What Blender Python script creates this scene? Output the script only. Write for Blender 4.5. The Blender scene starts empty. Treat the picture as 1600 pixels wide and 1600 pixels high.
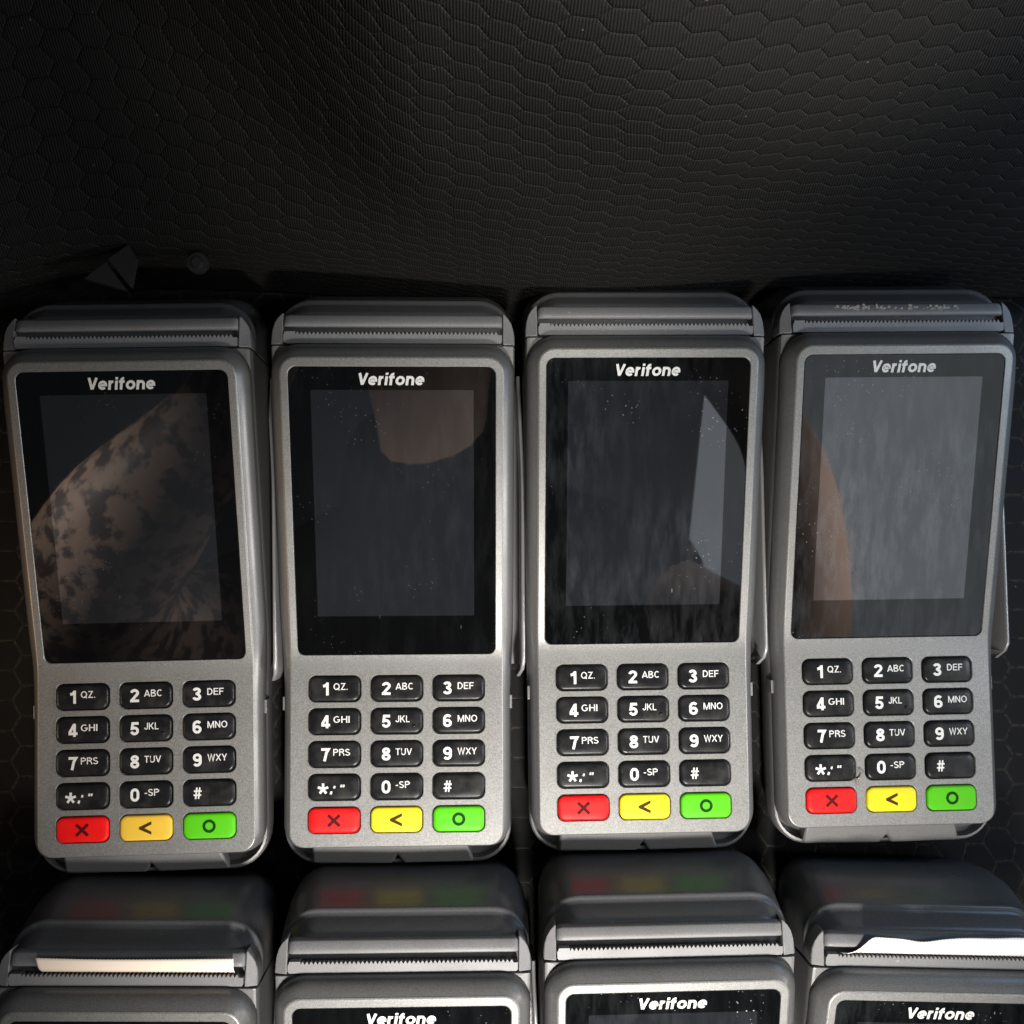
import bpy, bmesh, math, random
from mathutils import Vector, Matrix
from mathutils.geometry import delaunay_2d_cdt
random.seed(7)
MM = 0.001
sc = bpy.context.scene
C = sc.collection

# ------------------------------------------------------------------ camera
H0 = 28.0                                   # height of the keypad face above the case floor (mm)
pa, pb = -0.0527, 0.0375
ca, sa, cb, sb = math.cos(pa), math.sin(pa), math.cos(pb), math.sin(pb)
R = Matrix(((1,0,0),(0,ca,-sa),(0,sa,ca))) @ Matrix(((cb,0,sb),(0,1,0),(-sb,0,cb)))
cam = bpy.data.cameras.new('camera'); cam_o = bpy.data.objects.new('camera', cam); C.objects.link(cam_o)
cam_o.matrix_world = Matrix.Translation((0,0,(339.43+H0)*MM)) @ R.transposed().to_4x4()
cam.sensor_width = 36; cam.lens = 1616.84/1600*36
cam.clip_start = 0.005; cam.clip_end = 20
sc.camera = cam_o

# ------------------------------------------------------------------ view / world
sc.view_settings.view_transform = 'Standard'; sc.view_settings.look = 'None'
sc.view_settings.exposure = 0.27; sc.view_settings.gamma = 1
sc.view_settings.use_curve_mapping = False
world = bpy.data.worlds.new('World'); sc.world = world; world.use_nodes = True
bg = world.node_tree.nodes['Background']
bg.inputs[0].default_value = (0.80, 0.90, 1.0, 1); bg.inputs[1].default_value = 0.04
sc.cycles.max_bounces = 6
sc.cycles.sample_clamp_indirect = 4

# ------------------------------------------------------------------ lamps and added fills
def area(name, loc, target, size, power, col, size_y=None):
    l = bpy.data.lights.new(name, 'AREA'); o = bpy.data.objects.new(name, l); C.objects.link(o)
    l.shape = 'RECTANGLE' if size_y else 'DISK'; l.size = size*MM
    if size_y: l.size_y = size_y*MM
    l.energy = power; l.color = col
    o.location = Vector(loc)*MM
    o.rotation_euler = (Vector(target)-Vector(loc)).to_track_quat('-Z','Y').to_euler()
    return o
def spot(name, loc, target, size, power, col, cone, blend):
    l = bpy.data.lights.new(name, 'SPOT'); o = bpy.data.objects.new(name, l); C.objects.link(o)
    l.shadow_soft_size = size*MM; l.energy = power; l.color = col; l.spot_size = math.radians(cone); l.spot_blend = blend
    o.location = Vector(loc)*MM
    o.rotation_euler = (Vector(target)-Vector(loc)).to_track_quat('-Z','Y').to_euler()
    return o
spot('lamp_key',   (50, -355, 425), (30, -84, 0), 30, 16.5, (1.0, 0.95, 0.89), 45, 1.0)
area('lamp_right', (480, -330, 300), (20, 0, 50), 160, 0.35, (1.0, 0.95, 0.90))
spot('lamp_wall',  (125, -22, 445), (50, 122, 168), 8, 6, (1.0, 0.95, 0.88), 36, 1.0)
area('lamp_corner',(600, -60, 640), (137, -60, 0), 90, 0.9, (0.90, 0.95, 1.0))
spot('fill_arm_right', (680, -60, 230), (240, -190, 400), 40, 24, (1.0, 0.94, 0.88), 34, 0.8)  # added fill, no real lamp: brightens the right forearm mirrored in the glass
spot('lamp_side',  (480, -120, 220), (-85, -25, 35), 22, 5.5, (1.0, 0.96, 0.92), 25, 1.0)
area('lamp_window',(475, -330, 720), (475, -330, 0), 480, 0.6, (0.84, 0.92, 1.0), 460)
spot('lamp_left',  (-380, -110, 160), (-150, -10, 10), 30, 0.9, (1.0, 0.62, 0.32), 34, 0.8)
area('fill_blue',  (300, 60, 130), (170, 30, 0), 110, 0.11, (0.40, 0.65, 1.0))  # added cool fill, stands in for lens glare along the right edge
spot('fill_arm_left',  (-650, 60, 280), (-250, -200, 430), 60, 22, (1.0, 0.93, 0.84), 37, 0.6)  # added fill, cone kept to the left arm so its reflection shows

# ------------------------------------------------------------------ materials
class NT:
    def __init__(s, name):
        s.m = bpy.data.materials.new(name); s.m.use_nodes = True
        s.t = s.m.node_tree; s.b = s.t.nodes['Principled BSDF']
    def n(s, typ, **kw):
        nd = s.t.nodes.new(typ)
        for k, v in kw.items():
            if k.startswith('i_'):
                key = k[2:]; key = int(key) if key.isdigit() else key.replace('_', ' ')
                nd.inputs[key].default_value = v
            else: setattr(nd, k, v)
        return nd
    def l(s, a, b): s.t.links.new(a, b)
    def set(s, **kw):
        for k, v in kw.items():
            s.b.inputs[k.replace('_', ' ')].default_value = v
    def math(s, op, a, b=None, c=None, clamp=False):
        nd = s.n('ShaderNodeMath', operation=op, use_clamp=clamp)
        for i, x in enumerate((a, b, c)):
            if x is None: continue
            if isinstance(x, (int, float)): nd.inputs[i].default_value = x
            else: s.l(x, nd.inputs[i])
        return nd.outputs[0]
    def mix(s, fac, a, b):
        nd = s.n('ShaderNodeMix', data_type='RGBA')
        if isinstance(fac, (int, float)): nd.inputs[0].default_value = fac
        else: s.l(fac, nd.inputs[0])
        for i, x in ((6, a), (7, b)):
            if isinstance(x, tuple): nd.inputs[i].default_value = x
            else: s.l(x, nd.inputs[i])
        return nd.outputs[2]
    def noise(s, scale, detail=2, vec=None, rough=0.5):
        nd = s.n('ShaderNodeTexNoise'); nd.inputs['Scale'].default_value = scale
        nd.inputs['Detail'].default_value = detail; nd.inputs['Roughness'].default_value = rough
        s.l(vec if vec is not None else s.coord(), nd.inputs['Vector']); return nd.outputs[0]
    def coord(s, which='Object'):
        if not hasattr(s, '_c'): s._c = s.n('ShaderNodeTexCoord')
        return s._c.outputs[which]
    def ramp(s, f, stops):
        nd = s.n('ShaderNodeValToRGB'); s.l(f, nd.inputs[0])
        e = nd.color_ramp.elements
        e[0].position, e[0].color = stops[0][0], (stops[0][1],)*3+(1,)
        e[1].position, e[1].color = stops[-1][0], (stops[-1][1],)*3+(1,)
        for p, v in stops[1:-1]:
            x = e.new(p); x.color = (v,)*3+(1,)
        return nd.outputs[0]
    def bump(s, h, dist, strength=1.0):
        nd = s.n('ShaderNodeBump'); nd.inputs['Distance'].default_value = dist
        nd.inputs['Strength'].default_value = strength
        s.l(h, nd.inputs['Height']); s.l(nd.outputs[0], s.b.inputs['Normal'])

def g(v, t=1.0): return (v, v, v*t, 1)
def shift_coord(m):                          # every device gets its own piece of the noise
    oi = m.n('ShaderNodeObjectInfo'); v = m.n('ShaderNodeVectorMath', operation='ADD')
    m.l(m.coord(), v.inputs[0]); m.l(oi.outputs['Location'], v.inputs[1]); return v.outputs[0]

def mat_paint(name, base, metallic, rough, speck=0.25, tint=1.0, scuff=0.0):
    m = NT(name); v = shift_coord(m)
    n1 = m.noise(3600, 1, v); f = m.ramp(n1, [(0.34, 0), (0.66, 1)])
    n2 = m.noise(60, 3, v)
    c = m.mix(f, (base*(1-speck), base*(1-speck), base*(1-speck)*tint, 1), (base*(1+speck), base*(1+speck), base*(1+speck)*tint, 1))
    grime = m.ramp(n2, [(0.52, 0), (0.75, 1)])
    c = m.mix(m.math('MULTIPLY', grime, 0.25), c, (base*0.55, base*0.5, base*0.44, 1))
    if scuff > 0:
        sv = m.n('ShaderNodeTexVoronoi'); sv.inputs['Scale'].default_value = 130; m.l(v, sv.inputs['Vector'])
        sp = m.ramp(sv.outputs[0], [(0.035, 1), (0.06, 0)])
        c = m.mix(m.math('MULTIPLY', sp, scuff), c, (0.65, 0.64, 0.6, 1))
    m.l(c, m.b.inputs['Base Color'])
    r = m.math('MULTIPLY_ADD', n2, 0.14, rough-0.07); m.l(r, m.b.inputs['Roughness'])
    m.set(Metallic=metallic)
    m.bump(n1, 0.00003, 0.5)
    return m.m

def mat_plain(name, col, rough=0.5, metallic=0.0, spec=0.5, bump_scale=None, bump_d=0.00004):
    m = NT(name); m.set(Base_Color=col, Roughness=rough, Metallic=metallic); m.b.inputs['Specular IOR Level'].default_value = spec
    v = shift_coord(m)
    n = m.noise(90, 3, v)
    m.l(m.math('MULTIPLY_ADD', n, 0.2, rough-0.1), m.b.inputs['Roughness'])
    if bump_scale: m.bump(m.noise(bump_scale, 2, v), bump_d, 0.6)
    return m.m

def mat_key(name, col, rough=0.42, dirt=0.5):
    m = NT(name); v = shift_coord(m); m.b.inputs['Specular IOR Level'].default_value = 0.2
    n = m.noise(170, 4, v, 0.6); f = m.ramp(n, [(0.45, 0), (0.72, 1)])
    c = m.mix(m.math('MULTIPLY', f, dirt), (*col, 1), (col[0]*0.6+0.05, col[1]*0.6+0.046, col[2]*0.6+0.038, 1))
    m.l(c, m.b.inputs['Base Color'])
    m.l(m.math('MULTIPLY_ADD', n, 0.35, rough-0.17), m.b.inputs['Roughness'])
    m.bump(m.noise(3000, 1, v), 0.00002, 0.5)
    return m.m

def mat_glass(name, base, ior, smear, dust, streak_rot=0.15, rough=0.02):
    m = NT(name); v = shift_coord(m)
    mp = m.n('ShaderNodeMapping'); mp.inputs['Scale'].default_value = (1, 0.022, 1); mp.inputs['Rotation'].default_value = (0, 0, streak_rot)
    m.l(v, mp.inputs['Vector'])
    st = m.noise(300, 5, mp.outputs[0], 0.62); bl = m.noise(16, 3, v)
    f = m.math('MULTIPLY', m.ramp(st, [(0.42, 0), (0.78, 1)]), m.ramp(bl, [(0.36, 0), (0.62, 1)]))
    vo = m.n('ShaderNodeTexVoronoi'); vo.inputs['Scale'].default_value = 620; m.l(v, vo.inputs['Vector'])
    d1 = m.math('MULTIPLY', m.ramp(vo.outputs[0], [(0.08, 1), (0.17, 0)]), m.ramp(m.noise(45, 3, v), [(0.52, 0), (0.66, 1)]))
    mp2 = m.n('ShaderNodeMapping'); mp2.inputs['Scale'].default_value = (1, 0.22, 1); mp2.inputs['Rotation'].default_value = (0, 0, 0.5)
    m.l(v, mp2.inputs['Vector'])
    vo2 = m.n('ShaderNodeTexVoronoi'); vo2.inputs['Scale'].default_value = 120; m.l(mp2.outputs[0], vo2.inputs['Vector'])
    d2 = m.math('MULTIPLY', m.ramp(vo2.outputs[0], [(0.012, 1), (0.035, 0)]), 0.6)
    c = m.mix(m.math('MULTIPLY', f, smear), (*base, 1), (0.16, 0.17, 0.18, 1))
    c = m.mix(m.math('MULTIPLY', m.math('MAXIMUM', d1, d2), dust), c, (0.5, 0.5, 0.5, 1))
    m.l(c, m.b.inputs['Base Color']); m.set(IOR=ior)
    rr = m.math('MULTIPLY_ADD', f, smear*0.25, rough); m.l(rr, m.b.inputs['Roughness'])
    return m.m

def mat_fabric(name, base, line, uvscale, rib_strength, hex_depth, line_w, warp=0.0):
    """hexagon lattice (flat side up) worked out from the sheet's own UVs, in units of one hexagon"""
    m = NT(name)
    uv = m.coord('UV')
    if warp:
        nz = m.n('ShaderNodeTexNoise'); nz.inputs['Scale'].default_value = 0.11; nz.inputs['Detail'].default_value = 1
        m.l(uv, nz.inputs['Vector'])
        s1 = m.n('ShaderNodeVectorMath', operation='SUBTRACT'); m.l(nz.outputs[1], s1.inputs[0]); s1.inputs[1].default_value = (.5, .5, .5)
        s2 = m.n('ShaderNodeVectorMath', operation='SCALE'); m.l(s1.outputs[0], s2.inputs[0]); s2.inputs['Scale'].default_value = warp
        s3 = m.n('ShaderNodeVectorMath', operation='ADD'); m.l(uv, s3.inputs[0]); m.l(s2.outputs[0], s3.inputs[1]); uv = s3.outputs[0]
    r = (math.sqrt(3), 1.0, 1.0)
    def vm(op, a, b=None):
        nd = m.n('ShaderNodeVectorMath', operation=op)
        for i, x in ((0, a), (1, b)):
            if x is None: continue
            if isinstance(x, tuple): nd.inputs[i].default_value = x
            else: m.l(x, nd.inputs[i])
        return nd
    big = vm('ADD', uv, (r[0]*50, 50, 0)).outputs[0]
    half = (r[0]/2, .5, 0)
    A = vm('SUBTRACT', vm('MODULO', big, r).outputs[0], half).outputs[0]
    B = vm('SUBTRACT', vm('MODULO', vm('SUBTRACT', big, half).outputs[0], r).outputs[0], half).outputs[0]
    A = vm('MULTIPLY', A, (1, 1, 0)).outputs[0]; B = vm('MULTIPLY', B, (1, 1, 0)).outputs[0]
    la = vm('LENGTH', A).outputs['Value']; lb = vm('LENGTH', B).outputs['Value']
    sel = m.math('LESS_THAN', la, lb)
    mx = m.n('ShaderNodeMix', data_type='VECTOR'); m.l(sel, mx.inputs[0]); m.l(B, mx.inputs[4]); m.l(A, mx.inputs[5])
    G = vm('ABSOLUTE', mx.outputs[1]).outputs[0]
    d = vm('DOT_PRODUCT', G, (math.sqrt(3)/2, .5, 0)).outputs['Value']
    sx = m.n('ShaderNodeSeparateXYZ'); m.l(G, sx.inputs[0])
    dist = m.math('SUBTRACT', 0.5, m.math('MAXIMUM', d, sx.outputs[1]))      # 0 on the seam between two hexagons
    ln = m.ramp(dist, [(0.0, 1), (line_w, 0.6), (line_w*1.8, 0)])
    broken = m.ramp(m.noise(5.0, 3, uv, 0.7), [(0.40, 0.12), (0.60, 1)])
    fine = m.noise(16, 2, uv)
    ribs = m.n('ShaderNodeTexWave'); ribs.inputs['Scale'].default_value = 4.2; ribs.inputs['Distortion'].default_value = 0.25
    ribs.inputs['Detail'].default_value = 1; ribs.inputs['Detail Scale'].default_value = 1.5
    m.l(uv, ribs.inputs['Vector'])
    rib = ribs.outputs[1]
    c = m.mix(m.math('MULTIPLY', m.math('MULTIPLY', ln, broken), 0.8), (*base, 1), (*line, 1))
    c2 = m.mix(m.math('MULTIPLY', rib, rib_strength), c, (base[0]*0.25, base[1]*0.25, base[2]*0.25, 1))
    c2 = m.mix(m.math('MULTIPLY', m.ramp(fine, [(0.45, 0), (0.7, 1)]), 0.35), c2, (base[0]*0.5, base[1]*0.5, base[2]*0.5, 1))
    lint = m.n('ShaderNodeTexVoronoi'); lint.inputs['Scale'].default_value = 1.1; m.l(uv, lint.inputs['Vector'])
    c2 = m.mix(m.math('MULTIPLY', m.ramp(lint.outputs[0], [(0.02, 1), (0.04, 0)]), 0.5), c2, (0.25, 0.2, 0.14, 1))
    m.l(c2, m.b.inputs['Base Color'])
    puff = m.ramp(dist, [(0.0, 0), (0.035, 0.7), (0.12, 0.9), (0.35, 1)])
    h = m.math('ADD', m.math('MULTIPLY', puff, hex_depth), m.math('MULTIPLY', rib, 0.22*rib_strength))
    h = m.math('ADD', h, m.math('MULTIPLY', fine, 0.12))
    m.bump(h, 0.0010, 0.75)
    m.set(Roughness=0.75); m.b.inputs['Specular IOR Level'].default_value = 0.25
    m.b.inputs['Sheen Weight'].default_value = 0.0
    return m.m

M = {}
M['panel']  = mat_paint('grey_speckled_paint', 0.225, 0.42, 0.43, 0.28, 0.965)
M['bezel']  = mat_paint('bezel_grey', 0.135, 0.3, 0.36, 0.22, 0.99)
M['body']   = mat_paint('grey_plastic', 0.15, 0.15, 0.45, 0.18, 1.0)
M['cover']  = mat_paint('dark_grey_plastic', 0.095, 0.0, 0.30, 0.2, 1.02, 0.1)
M['lip']    = mat_paint('mid_grey_plastic', 0.18, 0.0, 0.5, 0.16, 1.02, 0.25)
M['groove'] = mat_plain('black_recess', g(0.008), 0.6)
M['key']    = mat_key('black_rubber_key', (0.008, 0.0085, 0.0095), 0.31, 0.35)
M['red']    = mat_key('red_key', (0.85, 0.006, 0.006), 0.45, 0.12)
M['yellow'] = mat_key('yellow_key', (0.78, 0.62, 0.015), 0.45, 0.10)
M['amber']  = mat_key('amber_key', (0.80, 0.50, 0.05), 0.45, 0.10)
M['green']  = mat_key('green_key', (0.085, 0.50, 0.004), 0.45, 0.12)
M['white']  = mat_plain('white_print', g(0.68, 0.97), 0.5)
M['logo']   = mat_plain('white_logo_print', g(0.72, 0.96), 0.4)
M['glass']  = mat_glass('black_glass', (0.0025, 0.0027, 0.003), 1.5, 0.05, 0.5)
M['lcd']    = mat_glass('dark_display', (0.012, 0.0135, 0.016), 1.85, 0.08, 0.5)
M['fin']    = mat_plain('glossy_grey_rail', g(0.34), 0.32, 0.4)
M['paper']  = mat_plain('thermal_paper', (0.90, 0.76, 0.62, 1), 0.8, 0, 0.2)
M['paper2'] = mat_plain('white_thermal_paper', (0.9, 0.89, 0.86, 1), 0.8, 0, 0.2)

# ------------------------------------------------------------------ mesh helpers (all in mm, z = 0 is the keypad face)
def S(y):                                     # height of the front face: flat keypad, then the raised screen
    d = y-31.7
    return 0.2566*0.5*(d+math.sqrt(d*d+9)) + 0.15
def rrect(w, y0, y1, rb, rt=None, n=6):
    rt = rb if rt is None else rt
    pts = []
    for cx, cy, r, a0 in ((w-rb, y0+rb, rb, -90), (w-rt, y1-rt, rt, 0), (-w+rt, y1-rt, rt, 90), (-w+rb, y0+rb, rb, 180)):
        for i in range(n+1):
            a = math.radians(a0+90*i/n); pts.append((cx+r*math.cos(a), cy+r*math.sin(a)))
    return pts
def box_rr(cx, cy, w, h, r, n=6):
    return [(x+cx, y) for x, y in rrect(w, cy-h, cy+h, r, n=n)]
def split_sides(pts, step):                   # extra points along the long straight sides so they can follow S(y)
    out = []
    for i, a in enumerate(pts):
        b = pts[(i+1) % len(pts)]; out.append(a)
        L = math.dist(a, b)
        if L > 20:
            k = int(160/step)
            out += [(a[0]+(b[0]-a[0])*j/k, a[1]+(b[1]-a[1])*j/k) for j in range(1, k)]
    return out
class B:
    def __init__(s): s.bm = bmesh.new()
    def ring(s, pts): return [s.bm.verts.new(p) for p in pts]
    def loft(s, rings, cap0=False, cap1=False, close=True):
        vs = [s.ring(r) for r in rings]; n = len(vs[0])
        for a, b in zip(vs, vs[1:]):
            for i in range(n if close else n-1):
                j = (i+1) % n
                s.bm.faces.new((a[i], a[j], b[j], b[i]))
        if cap0: s.bm.faces.new(vs[0][::-1])
        if cap1: s.bm.faces.new(vs[-1])
        return vs
    def build(s, name, mat, parent=None, smooth=35, recalc=True, bevel=0):
        if recalc: bmesh.ops.recalc_face_normals(s.bm, faces=s.bm.faces)
        for v in s.bm.verts: v.co *= MM; 
        for v in s.bm.verts: v.co.z += H0*MM
        me = bpy.data.meshes.new(name); s.bm.to_mesh(me); s.bm.free()
        me.materials.append(mat)
        if smooth and len(me.polygons):
            me.shade_smooth(); me.set_sharp_from_angle(angle=math.radians(smooth))
        o = bpy.data.objects.new(name, me); C.objects.link(o)
        if parent: o.parent = parent
        if bevel:
            md = o.modifiers.new('b', 'BEVEL'); md.width = bevel*MM; md.segments = 2; md.limit_method = 'ANGLE'
            md.angle_limit = math.radians(40)
        return o
def prism(b, poly, z0, z1):
    b.loft([[(x, y, z0(x, y) if callable(z0) else z0) for x, y in poly], [(x, y, z1(x, y) if callable(z1) else z1) for x, y in poly]], True, True)
def smoothstep(a, b, x):
    t = max(0, min(1, (x-a)/(b-a))); return t*t*(3-2*t)

# ------------------------------------------------------------------ lettering
def poly_text(b, polys, x, y, zf):
    for i, pl in enumerate(polys):
        b.bm.faces.new([b.bm.verts.new((px+x, py+y, zf(px+x, py+y)+0.012*i)) for px, py in pl])
def arc(cx, cy, rx, ry, a0, a1, n=12):
    return [(cx+rx*math.cos(math.radians(a0+(a1-a0)*k/n)), cy+ry*math.sin(math.radians(a0+(a1-a0)*k/n))) for k in range(n+1)]
def ribbon(pts, w, closed=False):
    """left and right edge of a stroke of width w along pts, with mitred joints"""
    n = len(pts); L, Rr = [], []
    for i in range(n):
        p = pts[i]
        a = pts[i-1] if (i > 0 or closed) else None; c = pts[(i+1) % n] if (i < n-1 or closed) else None
        ds = []
        for q, r in ((a, p), (p, c)):
            if q is not None and r is not None:
                d = math.hypot(r[0]-q[0], r[1]-q[1]) or 1e-9; ds.append(((r[0]-q[0])/d, (r[1]-q[1])/d))
        if len(ds) == 1: nx, ny, k = -ds[0][1], ds[0][0], 1
        else:
            mx, my = -(ds[0][1]+ds[1][1]), ds[0][0]+ds[1][0]; m = math.hypot(mx, my) or 1e-9
            nx, ny = mx/m, my/m; k = min(2.6, 1/max(.2, -nx*ds[0][1]+ny*ds[0][0]))
        L.append((p[0]+nx*k*w/2, p[1]+ny*k*w/2)); Rr.append((p[0]-nx*k*w/2, p[1]-ny*k*w/2))
    return L, Rr
def glyph(c, w):
    """(advance width, strokes) of one sans-serif character, cap height 1; a stroke is (points, closed)"""
    m = w/2; T = 1-m; A = arc
    W = {'I': w, '1': .44, '.': w, ',': w, '-': .34, 'J': .50, 'L': .52, 'E': .58, 'F': .55, 'M': .84, 'W': .98, 'O': .78, 'Q': .78, 'G': .75, 'C': .73, 'A': .74, 'V': .70, 'X': .68, 'Y': .68, 'T': .62, 'Z': .62, 'K': .70, '#': .74,
         'e': .68, 'r': .42, 'i': w, 'f': .44, 'o': .72, 'n': .64}.get(c, .66 if c.isalpha() else .68)
    r = W-m; cx = W/2; rx = cx-m
    S_ = {
     '0': [(A(cx, .5+.12, rx, .5-.12-m, 0, 180, 14)+A(cx, .5-.12, rx, .5-.12-m, 180, 360, 14), True)],
     '1': [([(r, 0), (r, 1)], False), ([(0, .72), (.16, .75), (.25, .83), (r-m*.2, 1-m*.9)], False)],
     '2': [(A(cx, .70, rx, .30-m, 172, -25, 14)+[(cx-.02, .36), (m+.03, m+.04)], False), ([(0, m), (W, m)], False)],
     '3': [(A(cx-.02, .735, rx-.02, .265-m, 165, -78, 14), False), (A(cx-.01, .285, rx, .285-m, 82, -168, 14), False), ([(cx-.10, .53), (cx+.06, .53)], False)],
     '4': [([(r-.13, 0), (r-.13, 1)], False), ([(r-.16, 1-m*.7), (m*.9, .24+m), (m*.9, .24+m*.99)], False), ([(0, .24), (W, .24)], False)],
     '5': [([(W-.04, T), (m+.09, T), (m+.04, .50), (m+.06, .50)], False), (A(cx-.01, .33, rx, .33-m, 140, -165, 16), False)],
     '6': [(A(cx, .315, rx, .315-m, 0, 360, 20)[:-1], True), (A(cx+.02, .62, rx+.02, .38-m, 38, 180, 12)+[(m, .34)], False)],
     '7': [([(0, T), (r-.02, T), (r-.18, .62), (cx-.08, 0)], False)],
     '8': [(A(cx, .745, rx-.03, .255-m, 0, 360, 18)[:-1], True), (A(cx, .285, rx, .285-m, 0, 360, 18)[:-1], True)],
     '9': [(A(cx, .685, rx, .315-m, 0, 360, 20)[:-1], True), (A(cx-.02, .38, rx+.02, .38-m, -142, 0, 12)+[(r, .66)], False)],
     'A': [([(m*.6, 0), (cx, 1-m*.4)], False), ([(cx, 1-m*.4), (W-m*.6, 0)], False), ([(.16, .27), (W-.16, .27)], False)],
     'B': [([(m, 0), (m, 1)], False), ([(m, T), (cx, T)]+A(cx, .755, rx-.05, .245-m, 90, -90, 8)+[(m, .51)], False), ([(m, .51), (cx, .51)]+A(cx, .262, rx, .248-m*.5, 90, -90, 8)+[(m, m)], False)],
     'C': [(A(cx, .5, rx, .5-m, 48, 312, 18), False)],
     'D': [([(m, m), (m, T), (cx-.08, T)]+A(cx-.08, .5, rx+.08, .5-m, 90, -90, 12), True)],
     'E': [([(W, T), (m, T), (m, m), (W, m)], False), ([(m, .52), (W-.04, .52)], False)],
     'F': [([(W, T), (m, T), (m, 0)], False), ([(m, .50), (W-.05, .50)], False)],
     'G': [(A(cx, .5, rx, .5-m, 48, 335, 18)+[(r, .46), (cx+.05, .46)], False)],
     'H': [([(m, 0), (m, 1)], False), ([(r, 0), (r, 1)], False), ([(m, .52), (r, .52)], False)],
     'I': [([(m, 0), (m, 1)], False)],
     'J': [([(r, 1), (r, .3)]+A(cx, .28, rx, .28-m, 0, -180, 10), False)],
     'K': [([(m, 0), (m, 1)], False), ([(W-.08, 1), (m, .38)], False), ([(cx-.06, .56), (W-.05, 0)], False)],
     'L': [([(m, 1), (m, m), (W, m)], False)],
     'M': [([(m, 0), (m, 1)], False), ([(r, 0), (r, 1)], False), ([(m*1.2, 1-m*.3), (cx, .04), (W-m*1.2, 1-m*.3)], False)],
     'N': [([(m, 0), (m, 1)], False), ([(r, 0), (r, 1)], False), ([(m, .97), (r, .03)], False)],
     'O': [(A(cx, .5, rx, .5-m, 0, 360, 24)[:-1], True)],
     'P': [([(m, 0), (m, T), (cx, T)]+A(cx, .72, rx, .28-m, 90, -90, 10)+[(m, .44+m)], False)],
     'Q': [(A(cx, .5, rx, .5-m, 0, 360, 24)[:-1], True), ([(cx+.06, .26), (W-.02, -.03)], False)],
     'R': [([(m, 0), (m, T), (cx, T)]+A(cx, .745, rx, .255-m, 90, -90, 10)+[(m, .49+m)], False), ([(cx+.04, .5), (r-.01, .3), (W-.02, 0)], False)],
     'S': [(A(cx, .74, rx-.02, .26-m, 25, 180, 10)+A(cx, .74, rx-.02, .25-m*.6, 190, 250, 4)+A(cx, .27, rx, .25-m*.6, 70, 10, 4)+A(cx, .27, rx, .27-m, 0, -160, 10), False)],
     'T': [([(0, T), (W, T)], False), ([(cx, T), (cx, 0)], False)],
     'U': [([(m, 1), (m, .34)]+A(cx, .34, rx, .34-m, 180, 360, 12)+[(r, 1)], False)],
     'V': [([(m*.6, 1), (cx, m*.4)], False), ([(cx, m*.4), (W-m*.6, 1)], False)],
     'W': [([(m*.6, 1), (.27, m*.3), (cx, .97), (W-.27, m*.3), (W-m*.6, 1)], False)],
     'X': [([(m*.7, 0), (W-m*.7, 1)], False), ([(m*.7, 1), (W-m*.7, 0)], False)],
     'Y': [([(m*.7, 1), (cx, .42), (cx, 0)], False), ([(W-m*.7, 1), (cx, .42)], False)],
     'Z': [([(.03, T), (r-.03, T), (m+.03, m), (W, m)], False)],
     '.': [([(m, 0), (m, w)], False)], '-': [([(0, .38), (W, .38)], False)],
     ',': [([(m, .2), (m, .02), (m*.2, -.16)], False)],
     '#': [([(.20, 0), (.32, 1)], False), ([(.46, 0), (.58, 1)], False), ([(.02, .33), (W-.04, .33)], False), ([(.06, .68), (W, .68)], False)],
     'e': [([(m, .38), (r, .38)]+A(cx, .38, rx, .38-m, 5, 318, 18), False)],
     'r': [([(m, 0), (m, .76)], False), ([(m, .42)]+A(m+.24, .40, .24, .36-m, 165, 85, 6), False)],
     'i': [([(m, 0), (m, .74)], False), ([(m, .84), (m, 1.03)], False)],
     'f': [([(m+.08, 0), (m+.08, .76)]+A(m+.27, .80, .19, .23-m, 180, 92, 6), False), ([(0, .66), (.42, .66)], False)],
     'o': [(A(cx, .38, rx, .38-m, 0, 360, 20)[:-1], True)],
     'n': [([(m, 0), (m, .76)], False), ([(m, .40)]+A(cx, .42, rx, .34-m, 170, 0, 12)+[(r, 0)], False)],
    }
    return W, S_[c]
def write(b, txt, x, y, h, wgt, zf, width=None, gap=.12, shear=0, centre=False):
    """ribbon lettering on a face: x is the left end (or the middle), y the mid height"""
    adv = []; t = 0
    for c in txt:
        W, st = glyph(c, wgt); adv.append((t, st)); t += W+gap
    total = t-gap; kx = width/total if width else h
    x0 = x-total*kx/2 if centre else x
    z = 0
    for t0, st in adv:
        for pts, closed in st:
            L, Rr = ribbon(pts, wgt, closed); n = len(pts)
            vs = []
            for side in (L, Rr):
                row = []
                for px, py in side:
                    py = (py-.5)*h; X = x0+(t0+px)*kx+py*shear; row.append(b.bm.verts.new((X, y+py, zf(X, y+py)+z)))
                vs.append(row)
            for k in range(n if closed else n-1):
                kk = (k+1) % n; b.bm.faces.new((vs[0][k], vs[1][k], vs[1][kk], vs[0][kk]))
            z = .008 if z == 0 else (.016 if z < .012 else 0)
def bar(x0, y0, x1, y1, w):
    d = math.hypot(x1-x0, y1-y0); nx, ny = -(y1-y0)/d*w/2, (x1-x0)/d*w/2
    return [(x0+nx, y0+ny), (x0-nx, y0-ny), (x1-nx, y1-ny), (x1+nx, y1+ny)]
STAR = [bar(0, 0, 1.75*math.cos(math.radians(90+72*k)), 1.75*math.sin(math.radians(90+72*k)), 0.78) for k in range(5)]

KX = 20.0; KY = 10.483
def top_of_key(cx, cy):
    return lambda x, y: 1.02 - 0.10*((x-cx)/8)**2 + 0.012
ROWS = [('1','QZ.'),('2','ABC'),('3','DEF'),('4','GHI'),('5','JKL'),('6','MNO'),('7','PRS'),('8','TUV'),('9','WXY'),('*',''),('0','-SP'),('#','')]

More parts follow.
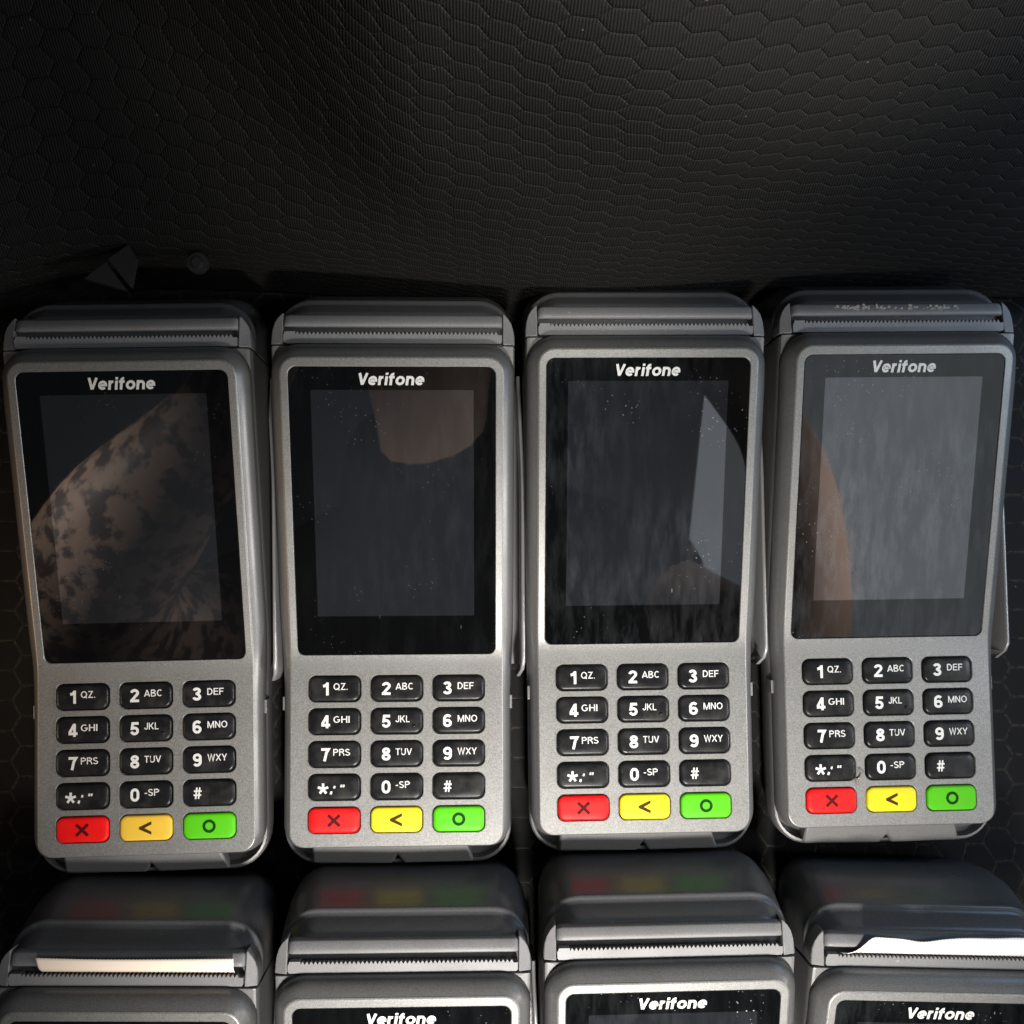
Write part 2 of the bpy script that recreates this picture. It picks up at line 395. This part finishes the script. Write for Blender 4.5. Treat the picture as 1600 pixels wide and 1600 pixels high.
def key_bm(cx, cy, h=1.0, nub=False):
    b = B()
    rings = []
    for ins, z, r in ((0.0, -1.4, 2.2), (0.0, h*0.35, 2.2), (0.12, h*0.66, 2.1), (0.38, h*0.88, 2.0), (0.8, h*0.97, 1.8), (2.2, h*1.0, 1.2)):
        rings.append([(x, y, z-(0.10*((x-cx)/8)**2 if z > 0.5 else 0)) for x, y in box_rr(cx, cy, 8.15-ins, 3.95-ins, r)])
    b.loft(rings, True, True)
    if nub:
        bmesh.ops.create_uvsphere(b.bm, u_segments=12, v_segments=8, radius=0.62, matrix=Matrix.Translation((cx+5.6, cy-1.6, 0.92)) @ Matrix.Diagonal((1, 1, .7, 1)))
    return b
def mark_ring(b, cx, cy, r, w, zf, n=28):
    o = [b.bm.verts.new((cx+math.cos(a)*(r+w/2), cy+math.sin(a)*(r+w/2), zf(cx, cy))) for a in [2*math.pi*i/n for i in range(n)]]
    i_ = [b.bm.verts.new((cx+math.cos(a)*(r-w/2), cy+math.sin(a)*(r-w/2), zf(cx, cy))) for a in [2*math.pi*i/n for i in range(n)]]
    for k in range(n): b.bm.faces.new((o[k], o[(k+1) % n], i_[(k+1) % n], i_[k]))

# ------------------------------------------------------------------ the card terminal
def make_terminal():
    root = bpy.data.objects.new('payment_terminal', None); C.objects.link(root); root.empty_display_size = 0.02
    # lower shell
    b = B()
    def shell(w, y0, y1, rb, rt, zf):
        pts = split_sides(rrect(w, y0, y1, rb, rt, 8), 6)
        return [(x*(1-0.022*(1-smoothstep(15, 45, y))), y, zf(y)) for x, y in pts]
    b.loft([
        shell(30.0, -27.0, 122.0, 5, 2, lambda y: -16),
        shell(34.0, -31.0, 127.0, 7.5, 2, lambda y: -15.5),
        shell(34.0, -31.0, 127.0, 7.5, 2, lambda y: min(S(y)-6.9, 17.9) - 4.2*(1-smoothstep(-32, -22, y))),
        shell(36.6, -34.6, 129.0, 10.0, .6, lambda y: min(S(y)-6.9, 18.2) - 3.0*(1-smoothstep(-34, -26, y))),
        shell(37.0, -35.3, 129.1, 10.6, .5, lambda y: min(S(y)-6.9, 18.3)),
        shell(37.6, -36.1, 129.2, 11.2, .5, lambda y: min(S(y)-6.9, 18.4)-.2),
        shell(38.0, -36.8, 129.2, 11.8, .5, lambda y: min(S(y)-6.9, 18.4)-1.2),
        shell(38.1, -37.2, 129.2, 12.2, .5, lambda y: min(S(y)-6.9, 18.4)-3.4),
        shell(38.1, -37.2, 129.2, 12.2, .5, lambda y: -13+0.05*y),
        shell(37.7, -36.2, 129.2, 12.2, .5, lambda y: -18),
        shell(36.2, -34.2, 129.2, 11.8, .5, lambda y: -24),
        shell(33.0, -31.0, 129.2, 10.5, .5, lambda y: -28)], True, True)
    b.build('body', M['body'], root)
    # jaw of the chip card slot under the keypad, with its small notch
    b = B()
    jaw = [(-27.5,-29.6),(-27.9,-36.3),(-1.9,-36.75),(0,-33.4),(1.9,-36.75),(25.0,-36.3),(22.5,-29.6)]
    prism(b, jaw, lambda x, y: -12.0, lambda x, y: -2.9 - 3.4*smoothstep(-30.5, -37.5, y))
    j = b.build('card_slot', M['body'], root, 20, bevel=0.8)
    # front panel
    b = B(); bm = b.bm
    holes = [box_rr((i % 3-1)*KX, (2-i//3)*KY, 8.5+.18, 4.3+.18, 2.5) for i in range(15)]
    glass_c = rrect(31.95, 31.9, 121.75, 2.3, 2.6, 6)
    outer = rrect(34.0, -29.3, 124.1, 4.6, 4.6, 8)
    loops = []
    for lp in [outer, [(x*1.006, y+(0.18 if y > 70 else -0.18)) for x, y in glass_c]]+holes:
        loops.append(lp)
    pts, eds = [], []
    for lp in loops:
        k0 = len(pts); pts += [Vector(p) for p in lp]; eds += [(k0+i, k0+(i+1) % len(lp)) for i in range(len(lp))]
    cv, _, cf, _, _, _ = delaunay_2d_cdt(pts, eds, [], 0, 1e-5)
    def inside(p, lp):
        c = False
        for i in range(len(lp)):
            (xa, ya), (xb, yb) = lp[i-1], lp[i]
            if (ya > p[1]) != (yb > p[1]) and p[0] < (xb-xa)*(p[1]-ya)/(yb-ya)+xa: c = not c
        return c
    nv = [bm.verts.new((p[0], p[1], 0)) for p in cv]
    for f in cf:
        ctr = (sum(cv[i][0] for i in f)/len(f), sum(cv[i][1] for i in f)/len(f))
        if inside(ctr, loops[0]) and not any(inside(ctr, lp) for lp in loops[1:]): bm.faces.new([nv[i] for i in f])
    for y in [24, 26, 28, 29, 30, 31, 32, 33, 34, 35, 36, 38, 40, 50, 70, 90, 110]:
        bmesh.ops.bisect_plane(bm, geom=bm.verts[:]+bm.edges[:]+bm.faces[:], plane_co=(0, y, 0), plane_no=(0, 1, 0))
    for v in bm.verts: v.co.z = S(v.co.y)
    def hole_wall(pts, depth, cham=.15):
        cx = sum(p[0] for p in pts)/len(pts); cy = (min(p[1] for p in pts)+max(p[1] for p in pts))/2
        def ins(p, k):
            return (p[0]-math.copysign(k, p[0]-cx), p[1]-math.copysign(k, p[1]-cy))
        b.loft([[(x, y, S(y)) for x, y in pts], [(*ins(p, cham*.4), S(p[1])-cham*.25) for p in pts], [(*ins(p, cham), S(p[1])-cham*1.2) for p in pts], [(*ins(p, cham), S(p[1])-depth) for p in pts]])
    for hcon in holes: hole_wall(hcon, 1.5, .2)
    hole_wall(split_sides([(x*1.006, y+(0.18 if y > 70 else -0.18)) for x, y in glass_c], 2.0), 0.9, .2)
    def contour(w, y0, y1, rb, rt, dz, extra=0):
        pts = split_sides(rrect(w, y0, y1, rb, rt, 8), 2.5)
        out = []
        for x, y in pts:
            k = 1-0.25*(1-smoothstep(15, 45, y))
            if abs(x) > 34: x = math.copysign(34+(abs(x)-34)*k, x)
            out.append((x, y, S(y)+dz-extra*smoothstep(112, 124, y)))
        return out
    b.loft([contour(34.0, -29.3, 124.1, 4.6, 4.6, 0),
            contour(34.35, -29.5, 124.5, 4.9, 4.9, -.10),
            contour(34.6, -29.6, 124.8, 5.1, 5.1, -.34),
            contour(34.62, -29.62, 124.82, 5.1, 5.1, -.8)])
    b.build('front_panel', M['panel'], root, 32)
    b = B()
    b.loft([contour(34.55, -29.55, 124.75, 5.1, 5.1, -.9),
            contour(34.6, -29.6, 124.8, 5.1, 5.1, -.42),
            contour(35.4, -29.9, 126.0, 5.8, 6.0, -.95, .3),
            contour(36.4, -30.1, 127.4, 6.6, 7.2, -1.75, .6),
            contour(37.2, -30.3, 128.6, 7.4, 8.2, -3.0, .8),
            contour(37.7, -30.4, 129.3, 7.9, 8.9, -4.4, .8),
            contour(37.95, -30.4, 129.7, 8.2, 9.2, -6.0, .6),
            contour(37.8, -30.3, 129.6, 8.2, 9.2, -7.2, .6)])
    b.build('bezel', M['bezel'], root, 32)
    # black floor of the key wells
    b = B()
    prism(b, rrect(30, -26, 26.8, 2), -2.6, -1.45)
    b.build('key_mat', M['groove'], root, 0)
    # screen glass, display area and the maker's name
    def G(x, y, dz=0): return 0.2566*(y-31.7)+0.05+dz
    b = B()
    gp = rrect(31.85, 32.0, 121.65, 2.2, 2.5, 6)
    b.loft([[(x, y, G(x, y)-.8) for x, y in gp], [(x, y, G(x, y)-.15) for x, y in gp],
            [(x*.996, y+(-.12 if y > 70 else .12), G(x, y+(-.12 if y > 70 else .12))) for x, y in gp]], True, True)
    scr = b.build('screen', M['glass'], root, 20)
    b = B()
    cs = 0.9686
    y0, y1 = 31.7+13.18*cs, 31.7+85.77*cs
    prism(b, rrect(25.1, y0, y1, .15, n=1), lambda x, y: G(x, y, -.3), lambda x, y: G(x, y, .012))
    b.build('display', M['lcd'], scr, 0)
    b = B()
    zf = lambda x, y: G(x, y, .02)
    write(b, 'Verifone', -.2, 31.7+89.1*cs, 3.6, .205, zf, 20.3, .085, .15, True)
    b.build('logo', M['logo'], scr, 0, recalc=False)
    # keys
    for i in range(15):
        c, r = i % 3-1, i//3
        cx, cy = c*KX, (2-r)*KY
        zf = top_of_key(cx, cy)
        if i < 12:
            k = key_bm(cx, cy, 1.0, i == 4).build('key', M['key'], root, 40)
            d, t = ROWS[i]
            k['label'] = 'black key printed %s %s' % ({'*': 'star', '#': 'hash'}.get(d, d), t) if t else 'black key printed with a %s sign' % {'*': 'star', '#': 'hash'}[d]
            b = B()
            dx = {0: -2.6, 1: -3.2, 2: -3.45}[c+1]-0.25
            if d == '*':
                poly_text(b, STAR, cx-3.5, cy-.35, zf)
                write(b, ',', cx-1.2, cy-.35, 2.6, .26, zf)
                write(b, ',', cx-.1, cy+1.25, 2.2, .26, zf)
                write(b, ',,', cx+2.1, cy+1.6, 2.2, .24, zf, gap=.1)
            else: write(b, d, cx+dx+.1, cy+.05, 3.6 if d == '#' else 4.15, .205 if d != '#' else .14, zf, None, centre=True)
            if t:
                write(b, t, cx-.30, cy+(.75 if t != 'QZ.' else .8), 2.15, .135, zf, {'QZ.': 4.5, '-SP': 4.6, 'JKL': 4.5, 'GHI': 5.2, 'PRS': 5.4, 'TUV': 5.2, 'DEF': 5.2, 'ABC': 5.8, 'MNO': 6.3, 'WXY': 6.1}[t])
            b.build('printed_legend', M['white'], k, 0, recalc=False)
        else:
            col, lab, mk = [('red', 'red key marked with a cross', (0.075, 0.002, 0.004)), ('yellow', 'yellow key marked with an arrow head', (0.055, 0.03, 0.002)), ('green', 'green key marked with a ring', (0.004, 0.045, 0.001))][i-12]
            k = key_bm(cx, cy, 0.9).build('key', M[col], root, 40); k['label'] = lab
            mm = M.get('mark_'+col) or mat_plain('engraved_mark_on_'+col, (*mk, 1), .7, 0, .15); M['mark_'+col] = mm
            zf2 = lambda x, y: 0.93
            b = B()
            if i == 12: poly_text(b, [bar(-1.85, -1.75, 1.85, 1.75, .95), bar(-1.85, 1.75, 1.85, -1.75, .95)], cx, cy, zf2)
            elif i == 13: poly_text(b, [[(1.8,2.1),(1.8,1.15),(-.45,0),(1.8,-1.15),(1.8,-2.1),(-2.1,-.32),(-2.1,.32)]], cx, cy, zf2)
            else: mark_ring(b, cx, cy, 1.66, .88, zf2)
            b.build('engraved_mark', mm, k, 0, recalc=False)
    # printer end: housing, cap pieces, lip, toothed tear bar
    b = B()
    def cov(w, y1, r, z):
        return [(x, y, z) for x, y in rrect(w, 129.5, y1, .3, r, 10)]
    prof = [(-28, 34, 149.5, 9), (-24, 36, 151, 10), (-14, 37.6, 151.8, 11), (-6, 38.0, 151.2, 11.5), (0, 38.1, 149.5, 12), (3.0, 38.1, 148.3, 12), (6.0, 38.0, 147.0, 12), (8.0, 37.9, 146.15, 11.5), (8.7, 37.9, 146.1, 11.5),
            (9.4, 37.85, 145.75, 11.4), (9.75, 37.8, 145.0, 11.4), (9.9, 37.75, 144.3, 11.4), (11, 37.5, 143.6, 11.2), (13, 37.1, 142.1, 10.8), (14.4, 36.6, 141.0, 10.2), (15.2, 36.0, 140.3, 9.6), (15.6, 35.0, 139.2, 9)]
    b.loft([cov(w, y, r, z) for z, w, y, r in prof], True, True)
    b.build('printer_cover', M['cover'], root, 50)
    b = B()
    lp = [(135.3, 14.5), (135.3, 17.7), (135.5, 18.3), (135.9, 18.55), (137, 18.25), (138.7, 17.6), (139.25, 17.1), (139.4, 15.0)]
    rings = []
    for x, s_ in ((-34.1, .0), (-33.9, .55), (-33.2, .9), (-32, 1), (32, 1), (33.3, .95), (33.95, .7), (34.1, .4)):
        rings.append([(x, 135.3+(y-135.3)*(.72+.28*s_), 14.5+(z-14.5)*(.55+.45*s_)) for y, z in lp])
    b.loft(rings, True, True)
    b.build('cover_lip', M['lip'], root, 50)
    for sgn in (-1, 1):
        b = B()
        ear = [(34.3,129.65),(38.0,129.65),(38.0,132.2),(37.7,134.4),(37.0,136.6),(36.0,138.2),(34.9,139.5),(34.3,139.9)]
        ear = [(sgn*x, y) for x, y in ear]
        prism(b, ear, 10.0, lambda x, y: 18.5-0.14*(y-129.6)-(1.1*smoothstep(36.6, 38, abs(x))))
        b.build('side_cap', M['lip'], root, 30, bevel=.45)
    b = B()
    tz = lambda y: 18.55+(y-130)*.13
    prism(b, [(-33.6, 129.95), (33.6, 129.95), (34.0, 130.5), (34.0, 132.55), (-34.0, 132.55), (-34.0, 130.5)], 14.5, lambda x, y: tz(y))
    prism(b, [(-33.8, 132.56), (-30.2, 132.56), (-30.3, 133.5), (-33.5, 133.5)], 16.5, lambda x, y: tz(y))
    for i in range(50):
        x = -29.6+i*1.26
        prism(b, [(x-.62, 132.56), (x+.62, 132.56), (x+.10, 133.42), (x-.10, 133.42)], 17.6, lambda x, y: tz(y))
    b.build('tear_bar', M['lip'], root, 0)
    # magnetic card slot: a thin wall standing off the right side
    b = B()
    N = 40; rings = []
    for i in range(N+1):
        y = 24+ i*(124-24)/N
        x = 41.15 - 1.1*smoothstep(85, 124, y) - 1.5*(1-smoothstep(24, 27.5, y))
        top = 0.2 - 5*(1-smoothstep(24, 28, y)) - 5*smoothstep(108, 124, y)
        rings.append([(x-.6, y, -20), (x-.6, y, top-.5), (x-.35, y, top-.1), (x, y, top), (x+.35, y, top-.1), (x+.6, y, top-.5), (x+.6, y, -20)])
    b.loft(rings, True, True)
    prism(b, [(37.5, 27), (41.3, 27), (40.6, 122), (37.5, 122)], -22, -17)
    b.build('card_reader_rail', M['fin'], root, 50)
    for sgn in (-1, 1):
        b = B(); prism(b, [(sgn*36.2, 13.6), (sgn*37.55, 13.6), (sgn*37.55, 18.0), (sgn*36.2, 18.0)], -9, -4.6)
        b.build('side_stud', M['panel'], root, 0, bevel=.15)
    return root

def children(o): return [c for c in bpy.data.objects if c.parent == o]
def copy_tree(o, parent=None):
    c = o.copy(); C.objects.link(c); c.parent = parent
    for ch in children(o): copy_tree(ch, c)
    return c

POSES = [(-104.49, -62.23, 1.23, 0), (-24.55, -60.36, .25, 0), (55.72, -56.94, .60, 0), (137.09, -55.20, .83, 0),
         (-103.75, -252.86, -1.01, 6.35), (-20.73, -250.07, -.11, 6.35), (60.62, -246.82, .56, 6.35), (135.66, -251.03, -2.04, 6.35)]
LABELS = ['grey card terminal with an amber back key beside bare fabric, leftmost in the upper row',
          'grey card terminal in the upper row between the amber-keyed one and the scratched-screen one',
          'brightest grey card terminal, its screen scratched and dusty, third in the upper row',
          'grey card terminal with glue residue on its paper cover and a hazy smeared screen',
          'grey card terminal whose paper slot holds a narrow straight strip, at lower left',
          'grey card terminal with clean glass below the second keypad, its paper slot empty',
          'grey card terminal with an empty paper slot and dust specks beside its logo',
          'grey card terminal whose slot holds wide torn white paper, at lower right']
terms = []
for i, (x, y, a, z) in enumerate(POSES):
    if i == 0: proto = t = make_terminal()
    else: t = copy_tree(proto)
    t.location = (x*MM, y*MM, z*MM); t.rotation_euler = (0, 0, math.radians(a))
    t['label'] = LABELS[i]; t['category'] = 'card terminal'
    t['group'] = 'card terminals in the upper row' if i < 4 else 'card terminals in the lower row'
    terms.append(t)
def remat(root, name, mat, child=None):
    for o in children(root):
        tgt = [o] if child is None else [c for c in children(o)]
        for q in tgt:
            if q.name.split('.')[0] == name:
                q.material_slots[0].link = 'OBJECT'; q.material_slots[0].material = mat
# the back key of the first terminal is amber, and the screens are worn differently
for o in children(terms[0]):
    if o.get('label', '').startswith('yellow'):
        o.material_slots[0].link = 'OBJECT'; o.material_slots[0].material = M['amber']; o['label'] = 'amber key marked with an arrow head'
WEAR = {0: (.03, .10, .3), 1: (0.09, .14, .62), 2: (0.24, .45, .10), 3: (0.36, .25, -.10), 6: (0.14, .9, .12), 7: (.3, .4, .1)}
for i, (sm, du, ro) in WEAR.items():
    remat(terms[i], 'screen', mat_glass('black_glass_worn', (0.0025, 0.0027, 0.003), 1.5, sm*.5, du, ro))
    remat(terms[i], 'display', mat_glass('dark_display_worn', (0.012, 0.0135, 0.016), 1.85, sm, du, ro), True)

# ------------------------------------------------------------------ receipt paper left in two slots
def paper(idx, xa, xb, lean, hfun, mat, label):
    b = B(); nx, nv = 110, 5
    grid = []
    for i in range(nx+1):
        u = i/nx; row = []
        h = hfun(u)
        tooth = .22*abs((i*1.0) % 2-1)
        for j in range(nv+1):
            t = j/nv
            x = xa+(xb-xa)*u+(lean*(1-t)*(1-u))
            s = t*(h+tooth)
            yy = 133.62+s*(.80)
            zz = 17.6+1.9*smoothstep(0, .35, t)+s*.12+.15*math.sin(u*7)*t
            row.append(b.bm.verts.new((x, yy, zz)))
        grid.append(row)
    for i in range(nx):
        for j in range(nv): b.bm.faces.new((grid[i][j], grid[i+1][j], grid[i+1][j+1], grid[i][j+1]))
    o = b.build('receipt_paper', mat, None, 60)
    md = o.modifiers.new('s', 'SOLIDIFY'); md.thickness = .00008
    o.location = terms[idx].location; o.rotation_euler = terms[idx].rotation_euler
    o['label'] = label; o['category'] = 'receipt paper'; o['group'] = 'receipt paper ends in the slots'
paper(4, -25.9, 31.3, 1.2, lambda u: 6.1-.5*math.sin(u*3.2), M['paper'], 'narrow cream strip of receipt paper with an even edge, at lower left')
def h2(u): return 3.6+3.4*smoothstep(0, .12, u)-1.5*math.exp(-((u-.36)/.09)**2)+1.0*smoothstep(.4, 1, u)+.3*math.sin(u*23)*.4-(2.6*(1-smoothstep(0, .10, u)))
paper(7, -25.8, 30.5, -3.6, h2, M['paper2'], 'wide white receipt paper with a wavy torn edge, at lower right')

# ------------------------------------------------------------------ residue and scrap on the fourth terminal
M['residue'] = mat_plain('shiny_residue', (0.36, 0.33, 0.28, 1), .15, 0, .9)
b = B(); rnd = random.Random(4)
for k in range(110):
    cl = rnd.choice([-14.5, -14.5, -12, 3, 12.5, 14.5, -6])
    x = cl+rnd.gauss(0, 2.6); y = 137.6+rnd.gauss(0, .45); r = rnd.uniform(.15, .55)
    bmesh.ops.create_icosphere(b.bm, subdivisions=1, radius=r, matrix=Matrix.Translation((x, min(y, 138.8), 18.05-.25*(y-137.3))) @ Matrix.Rotation(rnd.uniform(0, 3), 4, 'Z') @ Matrix.Diagonal((1.6, 1, .35, 1)))
b.build('glue_residue', M['residue'], terms[3], 20)
b = B()
for k in range(26):
    t = k/25
    bmesh.ops.create_icosphere(b.bm, subdivisions=1, radius=rnd.uniform(.25, .6), matrix=Matrix.Translation((-10.6+.9*math.sin(t*6)+rnd.gauss(0, .15), -10.8-5.2*t, .35+rnd.random()*.3)) @ Matrix.Rotation(rnd.uniform(0, 3), 4, 'Z') @ Matrix.Diagonal((1.3, .7, .7, 1)))
o = b.build('debris', mat_plain('grey_crumb', (.22, .2, .17, 1), .35), None, 0)
o.location = terms[3].location; o.rotation_euler = terms[3].rotation_euler
o['label'] = 'small grey crumb stuck beside the red key under the star key'; o['category'] = 'debris'

# ------------------------------------------------------------------ the fabric case round them
case = bpy.data.objects.new('fabric_case', None); C.objects.link(case)
case['label'] = 'black quilted fabric case with hexagon pattern holding all the terminals'; case['category'] = 'case'
HEX = 10.35
def sheet(name, nu, nv, fn, mat, uv0=(0, 0), th=2.0):
    bm = bmesh.new(); uvl = bm.loops.layers.uv.new('UVMap')
    P = [[fn(i/nu, j/nv) for j in range(nv+1)] for i in range(nu+1)]
    V = [[bm.verts.new(Vector(p[0])*MM) for p in r] for r in P]
    for i in range(nu):
        for j in range(nv):
            f = bm.faces.new((V[i][j], V[i+1][j], V[i+1][j+1], V[i][j+1]))
            for lp, (a, c) in zip(f.loops, ((i, j), (i+1, j), (i+1, j+1), (i, j+1))):
                q = P[a][c][1]; lp[uvl].uv = (q[0]/HEX+uv0[0], q[1]/HEX+uv0[1])
            f.smooth = True
    me = bpy.data.meshes.new(name); bm.to_mesh(me); bm.free(); me.materials.append(mat)
    o = bpy.data.objects.new(name, me); C.objects.link(o); o.parent = case
    md = o.modifiers.new('s', 'SOLIDIFY'); md.thickness = th*MM; md.offset = -1
    return o
def floor_fn(u, v):
    x = -330+660*u; y = -360+500*v
    z = 6.35*(1-smoothstep(-108, -95, y))-.05
    if y > 90: z -= 40*smoothstep(92, 125, y)
    return (x, y, z), (x, y)
sheet('base_lining', 66, 100, floor_fn, mat_fabric('black_hexagon_fabric', (0.0022, 0.0022, 0.0026), (0.05, 0.043, 0.033), 1, .0, .35, .035), (0.1, 0.0))
WP = [(-2, 99), (40, 99), (55, 100), (66, 102), (86, 106.5), (107, 112), (122, 117), (136, 122), (152, 130), (175, 142)]
def wall_y(z):
    for (z0, y0), (z1, y1) in zip(WP, WP[1:]):
        if z <= z1:
            t = (z-z0)/(z1-z0); return y0+(y1-y0)*t
    return WP[-1][1]
def wy(z): return (wall_y(max(-2, z-7))+wall_y(z)+wall_y(min(175, z+7)))/3
arc = [0]; NZ = 90
for j in range(NZ):
    z0, z1 = -2+177*j/NZ, -2+177*(j+1)/NZ
    arc.append(arc[-1]+math.hypot(z1-z0, wy(z1)-wy(z0)))
def wall_fn(u, v):
    x = -300+600*u; j = round(v*NZ); z = -2+177*v
    y = wy(z)
    up = smoothstep(40, 150, z)
    y -= (9+5*up)*math.exp(-((x-35)/70)**2)                 # belly of the sagging lining
    y -= 26*smoothstep(-110, -200, x)   # the corner comes forward on the left
    y += 75*smoothstep(-10, -100, x)*up
    y += 1.6*math.sin(x*.05+z*.06)*up
    a = 0.06*smoothstep(-50, 120, x)
    s = arc[j]
    return (x, y, z), (1.06*x, 1.9*s+.12*x+3.5*math.sin(x*.012)-.16*max(0, x-20)+.10*max(0, -x-20))
sheet('back_lining', 150, NZ, wall_fn, mat_fabric('black_ribbed_hexagon_fabric', (0.016, 0.015, 0.0138), (0.06, 0.053, 0.042), 1, .95, 1.25, .03, 1.2), (0.2, .1))

# dim plastic fittings in the dark behind the first terminal
M['dark'] = mat_plain('dark_plastic', g(0.016), .5)
def fitting_mesh(polys, z0, z1):
    b = B()
    for pl in polys: prism(b, pl, z0-H0, z1-H0)
    return b

clip = bpy.data.objects.new('strap_end', None); C.objects.link(clip)
clip['label'] = 'dim grey pointed strap end split by a dark gap, in shadow behind the leftmost terminal'; clip['category'] = 'strap'
fitting_mesh([[(-120.3, 88.9), (-113.8, 94.2), (-107.4, 85.4)]], 44, 47).build('strap_tip', M['dark'], clip, 0)
fitting_mesh([[(-113.0, 95.0), (-107.0, 99.5), (-104.8, 95.6), (-106.3, 86.6)]], 44, 47.5).build('strap_keeper', M['dark'], clip, 0)
b = B()
for r0, r1, za, zb in ((3.2, 3.2, 44, 46), (1.9, 1.5, 46, 47.2)):
    b.loft([[(-86.1+r*math.cos(a), 94.5+r*math.sin(a), z-H0) for a in [math.pi*k/12 for k in range(24)]] for r, z in ((r0, za), (r1, zb))], True, True)
st = b.build('snap_stud', M['dark'], None, 20)
st['label'] = 'faint round snap stud in the shadow behind the leftmost terminal'; st['category'] = 'stud'

# ------------------------------------------------------------------ the photographer leaning over the case (seen only in the glass)
def mat_skin():
    m = NT('skin'); n = m.noise(18, 4)
    t = m.noise(58, 5, None, .6)
    sx = m.n('ShaderNodeSeparateXYZ'); m.l(m.coord(), sx.inputs[0]); arm = m.math('LESS_THAN', sx.outputs[0], -.15)
    c = m.mix(m.math('MULTIPLY', arm, m.ramp(t, [(0.47, 0), (0.55, 1)])), (0.52, 0.37, 0.30, 1), (0.11, 0.085, 0.08, 1))
    m.l(c, m.b.inputs['Base Color']); m.set(Roughness=.55); return m.m
def skin_body(name, nodes, edges, mat, sub=2):
    me = bpy.data.meshes.new(name)
    me.from_pydata([Vector(n[0])*MM for n in nodes], edges, [])
    o = bpy.data.objects.new(name, me); C.objects.link(o)
    o.modifiers.new('skin', 'SKIN').use_smooth_shade = True; bpy.context.view_layer.update()
    for i, n in enumerate(nodes):
        sv = me.skin_vertices[0].data[i]; r = n[1]
        sv.radius = (r[0]*MM, r[1]*MM) if isinstance(r, tuple) else (r*MM, r*MM)
    me.skin_vertices[0].data[0].use_root = True
    ss = o.modifiers.new('sub', 'SUBSURF'); ss.levels = sub; ss.render_levels = sub
    me.materials.append(mat)
    return o

body = [((-40,-560,600),(105,120)), ((-35,-470,640),(120,110)), ((-30,-380,670),(110,80)), ((-35,-270,668),(56,52)), ((-38,-205,660),(48,48)), ((-42,-112,655),(72,70)), ((-42,-40,668),(66,76)),
        ((-190,-390,640),54), ((-280,-325,500),62), ((-288,-240,415),66), ((-236,-165,392),60), ((-160,-80,378),33), ((-112,-5,368),22),
        ((150,-345,640),54), ((232,-345,520),52), ((262,-290,430),50), ((232,-155,400),37), ((212,-98,391),27), ((165,-45,382),22), ((118,0,374),18)]
ed = [(0,1),(1,2),(2,3),(3,4),(4,5),(5,6),(2,7),(7,8),(8,9),(9,10),(10,11),(11,12),(2,13),(13,14),(14,15),(15,16),(16,17),(17,18),(18,19)]

o = skin_body('person', body, ed, mat_skin())
o['label'] = 'person in a dark shirt leaning over the terminals, mirrored in their screens'; o['category'] = 'person'
shirt = skin_body('shirt', [((-40,-575,600),(138,158)), ((-35,-470,640),(160,150)), ((-30,-380,664),(176,122)), ((-32,-285,664),(104,92)), ((-190,-390,640),78), ((-255,-350,560),70), ((150,-345,640),84), ((216,-340,572),72), ((-38,-186,655),(80,66))],
    [(0,1),(1,2),(2,3),(2,4),(4,5),(2,6),(6,7),(3,8)], mat_plain('dark_blue_cotton', (.012,.014,.02,1), .9))
shirt.parent = o
